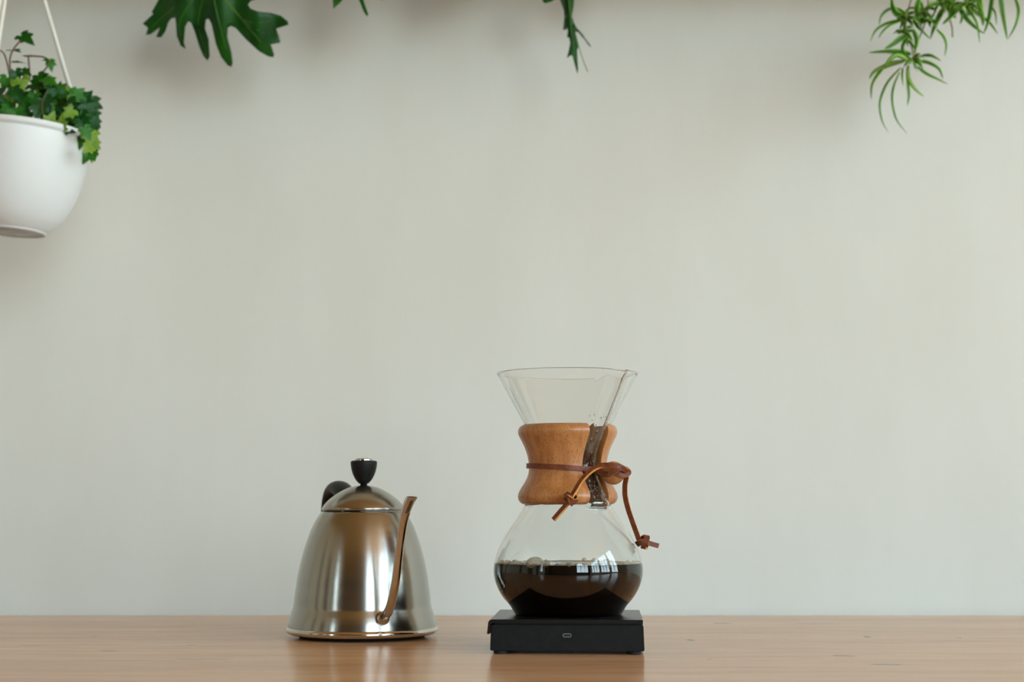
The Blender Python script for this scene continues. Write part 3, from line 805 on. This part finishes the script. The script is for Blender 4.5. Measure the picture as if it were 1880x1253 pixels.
    for i in range(58):                        # the rest of the clump
        px = random.uniform(-85, 128); top_y = 132 + 42 * ((px - 25) / 110) ** 2
        py = random.uniform(top_y, 226 + 10 * max(0, (px - 50) / 80))
        leaf(px, py, PY + random.uniform(-0.03, 0.06), random.uniform(16, 32), random.uniform(80, 280), random.uniform(-50, 40), random.uniform(-40, 40), random.choice((0, 0, 0, 0, 1, 1, 2)))
    for i in range(24):
        x0 = random.uniform(-60, 110); x1 = x0 + random.uniform(-35, 40)
        y1 = random.uniform(115, 190) + 0.3 * abs(x1 - 25)
        Y = PY + random.uniform(-0.05, 0.04)
        pts = catmull([(x0, 240, Y), ((x0 + x1) / 2 + random.uniform(-22, 22), (240 + y1) / 2 + random.uniform(-15, 15), Y), (x1, y1, Y + 0.01)], 6)
        bm = bmesh.new(); tube(bm, [P(*p) - base for p in pts], 0.0009, 6)
        from_bm('stem', bm, 'ivy_stem', root)
    for pts in ([(26, 150, PY), (18, 120, PY), (22, 95, PY), (38, 74, PY)], [(55, 150, PY), (54, 128, PY), (52, 104, PY)], [(70, 140, PY), (84, 126, PY), (90, 112, PY), (76, 104, PY), (45, 103, PY)],
                [(18, 140, PY), (8, 100, PY), (-10, 88, PY)], [(95, 214, PY - .03), (130, 214, PY - .02), (152, 216, PY)], [(150, 235, PY), (168, 245, PY), (166, 275, PY)]):
        bm = bmesh.new(); tube(bm, [P(*p) - base for p in catmull(pts, 5)], 0.0010, 6)
        from_bm('stem', bm, 'ivy_stem', root)
ivy()

# ------------------------------------------------------------------ shelf above the frame and its plants
SHZ = rowz(-150, 1.93)
structure(box_obj('wall_shelf', (-0.75, 0.85, Y1 - 0.24, Y1, SHZ - 0.028, SHZ), 'shelf', None, 0.002))
def shelf_pot(root, x, y, R=0.062, h=0.11):
    bm = bmesh.new()
    lathe(bm, [(0, 0), (R * 0.72, 0), (R * 0.95, h * 0.8), (R * 1.06, h * 0.8), (R * 1.1, h), (R * 0.96, h), (R * 0.9, h * 0.85), (0, h * 0.85)], 48)
    from_bm('pot', bm, 'terracotta', root, (x - root.location.x, y - root.location.y, SHZ - root.location.z))

def lobed_leaf(root, outline, Y, depth, base_px, tips, thick=0.0006):
    """outline in photo pixels; depth(px, py) gives how far each point leans to or from the wall"""
    o0 = root.location
    bm = bmesh.new()
    n0 = len(outline); v2 = [Vector((x, -y)) for x, y in outline]
    xs = [p.x for p in v2]; ys = [p.y for p in v2]
    gx = min(xs)
    while gx < max(xs):                        # inner points let the blade bend
        gy = min(ys)
        while gy < max(ys):
            v2.append(Vector((gx + random.uniform(-1, 1), gy + random.uniform(-1, 1)))); gy += 9
        gx += 9
    res = delaunay_2d_cdt(v2, [(i, (i + 1) % n0) for i in range(n0)], [], 1, 1e-4)
    bv = [bm.verts.new((p.x, p.y, 0)) for p in res[0]]
    for fc in res[2]: bm.faces.new([bv[i] for i in fc])
    for v in [v for v in bm.verts if not v.link_faces]: bm.verts.remove(v)
    for v in bm.verts:
        px, py = v.co.x, -v.co.y
        v.co = P(px, py, Y + depth(px, py)) - o0
    o = from_bm('leaf', bm, 'phil', root)
    md = o.modifiers.new('thickness', 'SOLIDIFY'); md.thickness = thick; md.offset = 0
    bm = bmesh.new()
    bx_, by_ = base_px
    for mx, my, tx, ty, w in tips:
        pts = catmull([(bx_, by_), (mx, my), (mx + (tx - mx) * 0.8, my + (ty - my) * 0.8)], 4)[:8]
        tube(bm, [P(x, y, Y + depth(x, y) - 0.0004) - o0 for x, y in pts], [w * (1 - 0.8 * i / 8) for i in range(8)], 6)
    from_bm('vein', bm, 'vein', o)
    return o

def philodendron():
    x, y = P(400, -150, 1.93).x, 1.93
    r = empty('philodendron', (x, y, SHZ), 'large dark green philodendron leaf with deep finger lobes hanging at the upper left', 'plant')
    shelf_pot(r, x, y)
    z5 = [(300, 0), (225, 130), (243, 150), (130, 255), (187, 300), (163, 378), (215, 370), (318, 292), (275, 402), (330, 402), (372, 340), (400, 250), (435, 200), (482, 192), (490, 260), (498, 390), (540, 495), (592, 525),
          (573, 460), (588, 290), (620, 232), (652, 245), (690, 340), (740, 500), (785, 605), (828, 652), (850, 610), (838, 420), (800, 310), (808, 215), (842, 200), (872, 255), (920, 480), (975, 615), (1045, 705), (1084, 722), (1100, 680),
          (1085, 560), (1042, 400), (1046, 300), (1082, 280), (1132, 302), (1250, 430), (1380, 550), (1480, 608), (1535, 620), (1548, 590), (1510, 480), (1612, 460), (1602, 400), (1570, 310), (1700, 268), (1693, 230), (1620, 170),
          (1510, 137), (1380, 127), (1290, 92), (1263, 50), (1295, 10), (1400, -30), (1560, -60), (1640, -130), (1500, -170), (1290, -170), (1400, -300), (1330, -340), (1120, -270), (1060, -330), (1000, -420), (930, -330), (880, -240),
          (820, -240), (760, -330), (700, -400), (650, -300), (560, -260), (430, -330), (370, -280), (450, -170), (300, -160), (200, -90), (270, -50), (330, -40)]
    out = [(240 + a / 5.875, b / 5.875) for a, b in z5]
    def dep(px, py):
        u = (px - 390) / 130; v = (py + 40) / 160
        return -0.030 - 0.030 * u + 0.020 * u * u + 0.035 * v * v + 0.006 * math.sin(px * 0.09)
    base = (240 + 850 / 5.875, -240 / 5.875)
    tips = [(240 + c / 5.875, d / 5.875, 240 + a / 5.875, b / 5.875, w) for c, d, a, b, w in ((350, 180, 180, 340, .0011), (540, 200, 555, 480, .0010), (730, 220, 820, 600, .0010), (950, 230, 1070, 680, .0012), (1200, 210, 1500, 570, .0012), (1200, 210, 1640, 225, .0010), (1200, 210, 1570, 420, .0008))]
    lobed_leaf(r, out, 1.90, dep, base, tips)
    bm = bmesh.new(); b0 = P(base[0], base[1], 1.90 + dep(*base))
    tube(bm, [Vector(p) for p in catmull([tuple(b0 - r.location), (b0.x - x + 0.01, b0.y - y - 0.05, 0.10), (0.0, 0.0, 0.09)], 6)], 0.003, 8)
    from_bm('petiole', bm, 'vein', r)
    # second leaf, only the tips of its lobes come down into view
    o2 = [(611, -10), (612, 16), (624, 6), (638, -12), (650, -22), (660, 2), (668, 22), (674, 30), (676, 26), (670, 8), (660, -24), (690, -30), (700, 0), (706, -4), (702, -40), (730, -60), (690, -80), (660, -110), (620, -90), (596, -60), (612, -40)]
    lobed_leaf(r, o2, 1.88, lambda px, py: 0.01 * math.sin(px * 0.05) - 0.0003 * (py + 100), (655, -105), [(626, -40, 614, 8, .0008), (658, -40, 672, 22, .0008)])
    bm = bmesh.new(); b0 = P(655, -105, 1.88 - 0.004)
    tube(bm, [Vector(p) for p in catmull([tuple(b0 - r.location), (b0.x - x - 0.01, b0.y - y - 0.02, 0.12), (0.01, 0.0, 0.09)], 6)], 0.0025, 8)
    from_bm('petiole', bm, 'vein', r)
philodendron()

def narrow_plant():
    x, y = P(960, -150, 1.93).x, 1.93
    r = empty('trailing_philodendron', (x, y, SHZ), 'narrow jagged dark green leaf hanging from above at top centre', 'plant')
    shelf_pot(r, x, y)
    z6 = [(690, -60), (700, 20), (745, 140), (755, 230), (745, 340), (735, 430), (770, 430), (795, 400), (805, 450), (792, 530), (825, 545), (840, 620), (815, 740), (790, 835), (845, 795), (870, 800), (900, 920), (940, 1060), (950, 1000), (942, 850),
          (935, 720), (955, 680), (925, 560), (915, 450), (960, 470), (1015, 540), (1040, 560), (1100, 650), (1135, 680), (1125, 650), (1045, 545), (1020, 500), (930, 400), (890, 330), (860, 230), (880, 110), (890, 0), (880, -120), (800, -260), (700, -200)]
    out = [(940 + a / 7.833, b / 7.833) for a, b in z6]
    lobed_leaf(r, out, 1.90, lambda px, py: 0.004 * math.sin(px * 0.3) - 0.03 + 0.0002 * py + 0.0012 * abs(px - 1050), (940 + 800 / 7.833, -250 / 7.833), [(940 + 850 / 7.833, 400 / 7.833, 940 + 925 / 7.833, 950 / 7.833, .0010)])
    o2 = [(998, -14), (996, 3), (1001, 6), (1012, 3), (1024, -4), (1040, -26), (1010, -60), (985, -50)]
    lobed_leaf(r, o2, 1.885, lambda px, py: 0.0, (1012, -58), [(1008, -20, 1000, 2, .0008)])
    for (px, py, Y) in ((1040, -30, 1.885), (1012, -55, 1.887)):
        b0 = P(px, py, Y); bm = bmesh.new()
        tube(bm, [Vector(p) for p in catmull([tuple(b0 - r.location), ((b0.x - x) * 0.7, b0.y - y - 0.05, 0.11), (0.0, 0.0, 0.09)], 6)], 0.0022, 8)
        from_bm('petiole', bm, 'vein', r)
    bm = bmesh.new()                           # thin aerial root at the leaf edge
    tube(bm, [P(*p) - r.location for p in catmull([(1056, 60, 1.86), (1064, 90, 1.86), (1071, 112, 1.86), (1079, 132, 1.86)], 4)], 0.0005, 6)
    from_bm('tendril', bm, 'vein', r)
    # leaves that stay above the frame and shade the wall
    for cx, cy, sgn in ((840, -70, -1), (900, -110, 1), (1110, -90, 1)):
        o3 = [(cx + 60 * sgn * math.cos(a) * (1 if k % 2 else 0.62), cy + 45 * math.sin(a) * (1 if k % 2 else 0.62)) for k, a in ((k, 2 * math.pi * k / 18) for k in range(18))]
        lobed_leaf(r, o3, 1.88, lambda px, py: 0.01 * math.sin(px * 0.05), (cx, cy), [(cx, cy + 12, cx, cy + 25, .0008)])
        b0 = P(cx, cy, 1.88); bm = bmesh.new()
        tube(bm, [Vector(p) for p in catmull([tuple(b0 - r.location), ((b0.x - x) * 0.6, b0.y - y - 0.03, 0.13), (0.0, 0.0, 0.09)], 6)], 0.0022, 8)
        from_bm('petiole', bm, 'vein', r)
narrow_plant()

def spider():
    x, y = P(1740, -150, 1.93).x, 1.93
    r = empty('spider_plant', (x, y, SHZ), 'spider plant with thin arching striped leaves trailing down at upper right', 'plant')
    shelf_pot(r, x, y)
    def z7(p): return (1560 + p[0] / 4.82, p[1] / 4.82)
    def leaf(pts, w, Y, roll=0.0, bow=0.0, pale=False):
        q = [z7(p) for p in pts]; n = len(q)
        path = catmull([(a, b, Y + bow * math.sin(math.pi * i / (n - 1)) - 0.004 * i / (n - 1)) for i, (a, b) in enumerate(q)], 5)
        p3 = [P(*p) - r.location for p in path]; m = len(p3); hw = 1.3 * w / 4.82 / 2 * mpp(60, Y)
        bm = bmesh.new(); rows = []
        for i, p in enumerate(p3):
            t = (p3[min(i + 1, m - 1)] - p3[max(i - 1, 0)]).normalized(); u = i / (m - 1)
            side = t.cross(Vector((0, 1, 0))).normalized()
            nrm = side.cross(t).normalized()
            side = (side * math.cos(roll) + nrm * math.sin(roll)).normalized(); nrm = side.cross(t).normalized()
            k = hw * (0.55 + 0.45 * smooth01(u * 4)) * (max(0.04, 1 - u ** 2.2)) ** 0.8
            rows.append([bm.verts.new(p + side * (k * a) + nrm * (k * 0.45 * (abs(a) - 0.5))) for a in (-1, -0.55, 0, 0.55, 1)])
        for a, b in zip(rows, rows[1:]):
            for j in range(4):
                f = bm.faces.new((a[j], a[j + 1], b[j + 1], b[j])); f.material_index = 1 if (j in (0, 3)) != pale else 0
        o = from_bm('leaf', bm, ['spider', 'spider_edge'], r)
        md = o.modifiers.new('thickness', 'SOLIDIFY'); md.thickness = 0.0003
    L = [([(450, 600), (340, 720), (280, 850), (265, 950), (290, 1080), (345, 1175)], 20), ([(440, 640), (390, 760), (375, 880), (400, 1020), (440, 1100), (510, 1185)], 18),
         ([(520, 580), (520, 680), (560, 760), (610, 815), (660, 855)], 32), ([(510, 600), (520, 760), (525, 850), (510, 935)], 28), ([(470, 600), (465, 680), (475, 760)], 18),
         ([(600, 590), (680, 650), (770, 695), (870, 745)], 28), ([(620, 540), (700, 555), (790, 610), (825, 700)], 28), ([(640, 490), (710, 490), (760, 510), (810, 540)], 24),
         ([(770, 260), (830, 320), (855, 400), (840, 500)], 24), ([(540, 560), (470, 500), (400, 490), (330, 560), (300, 610)], 38), ([(480, 540), (380, 560), (280, 600), (210, 640), (175, 700)], 38),
         ([(300, 600), (240, 670), (195, 760), (190, 880)], 26), ([(540, 480), (440, 460), (330, 455), (170, 465)], 42), ([(520, 300), (440, 350), (370, 400), (310, 430)], 44),
         ([(520, 160), (440, 180), (320, 210), (230, 270), (180, 370)], 28), ([(460, 180), (360, 220), (290, 280), (255, 340)], 22), ([(500, 150), (420, 120), (380, 60), (370, -40)], 50),
         ([(510, 140), (440, 90), (350, 80), (280, 140), (260, 220)], 28), ([(560, 160), (600, 230), (660, 290), (715, 345)], 34), ([(840, 60), (790, 150), (745, 250), (715, 345)], 42),
         ([(620, -20), (595, 80), (605, 170), (640, 250)], 42), ([(840, -40), (880, 60), (910, 120), (940, 160)], 56), ([(960, 80), (880, 160), (820, 215)], 34),
         ([(960, 30), (1010, 130), (1090, 220), (1190, 300)], 40), ([(1000, 20), (1080, 120), (1130, 220), (1150, 380)], 26), ([(1060, 60), (1150, 130), (1240, 200), (1310, 300)], 34),
         ([(1265, -60), (1250, 60), (1225, 190), (1185, 300)], 34), ([(1150, -40), (1160, 80), (1180, 170), (1180, 230)], 44), ([(1335, -80), (1350, 70), (1372, 210), (1395, 350)], 42),
         ([(1450, -60), (1495, 80), (1470, 220), (1400, 345)], 28), ([(1260, 60), (1290, 120), (1300, 220)], 18), ([(1000, 120), (990, 180), (975, 210)], 22),
         ([(560, 260), (590, 330), (590, 400), (570, 470)], 36), ([(480, 240), (500, 330), (560, 400), (590, 460)], 30), ([(600, 200), (660, 190), (720, 160), (760, 90)], 30), ([(520, 320), (470, 400), (480, 470), (540, 520)], 30)]
    for i, (p, w) in enumerate(L):
        leaf(p, w, 1.88 + random.uniform(-0.02, 0.02), random.uniform(-0.5, 0.5), random.uniform(-0.02, 0.01), i in (2, 9, 10))
    for cx, cy, n, ln in ((560, 530, 12, 110), (505, 160, 12, 120), (490, 290, 10, 110), (650, 90, 12, 150), (790, 30, 12, 140), (920, 30, 12, 140), (1030, 40, 10, 130), (690, 180, 6, 90), (1140, 0, 6, 120)):
        for k in range(n):
            a = random.uniform(0, 2 * math.pi); l = ln * random.uniform(0.6, 1.2)
            dx, dy = math.cos(a) * l, math.sin(a) * l * 0.7
            leaf([(cx, cy), (cx + dx * 0.45, cy + dy * 0.5 - 10), (cx + dx * 0.8, cy + dy * 0.85 + 6), (cx + dx, cy + dy + 0.28 * l)], random.uniform(18, 36), 1.885 + random.uniform(-0.03, 0.03), random.uniform(-0.9, 0.9), random.uniform(-0.03, 0.01))
    for pts in ([(620, -200), (560, -60), (505, 150), (490, 290), (550, 420), (560, 540)], [(760, -200), (700, -40), (680, 160), (600, 380), (570, 520)], [(850, -200), (900, -80), (930, 30)], [(1000, -220), (1020, -80), (1040, 50)], [(880, 160), (905, 240), (910, 330)],
                [(790, 30), (760, -80), (800, -220)], [(1140, 0), (1100, -100), (1000, -220)]):
        bm = bmesh.new()
        tube(bm, [P(*z7(p[:2]), 1.885) - r.location for p in catmull(pts, 5)], 0.0010, 6)
        from_bm('runner', bm, 'spider_stem', r)
    # crown of leaves in the pot itself
    top = Vector((0, 0, 0.095))
    for k in range(16):
        a = 2 * math.pi * k / 16; l = random.uniform(0.09, 0.16); d = Vector((math.cos(a), math.sin(a) * 0.55, 0))
        p3 = [tuple(top + d * (l * t) + Vector((0, 0, 0.10 * math.sin(2.6 * t) * (l / 0.12)))) for t in (0, .3, .6, 1)]
        bm = bmesh.new(); strip(bm, catmull(p3, 4), Vector((0, 0, 1)) + d * 0.3, 0.010, 0.0005)
        from_bm('leaf', bm, ['spider', 'spider_edge'], r)
    for pts in ([(620, -200), (700, -420), (868, -480)], [(760, -200), (800, -400), (868, -480)], [(850, -200), (860, -380), (868, -480)], [(1000, -220), (950, -400), (868, -480)], [(800, -220), (840, -380), (868, -480)]):
        q = [P(*z7(p), 1.885) for p in pts]
        bm = bmesh.new(); e = Vector((x, y, SHZ + 0.095))
        pth = catmull([tuple(q[0] - r.location), tuple((q[0] - r.location) * 0.5 + Vector((0, -0.11, 0.06))), (0, -0.05, 0.14), (0, 0, 0.09)], 6)
        tube(bm, [Vector(p) for p in pth], 0.0012, 6); from_bm('runner', bm, 'spider_stem', r)
spider()
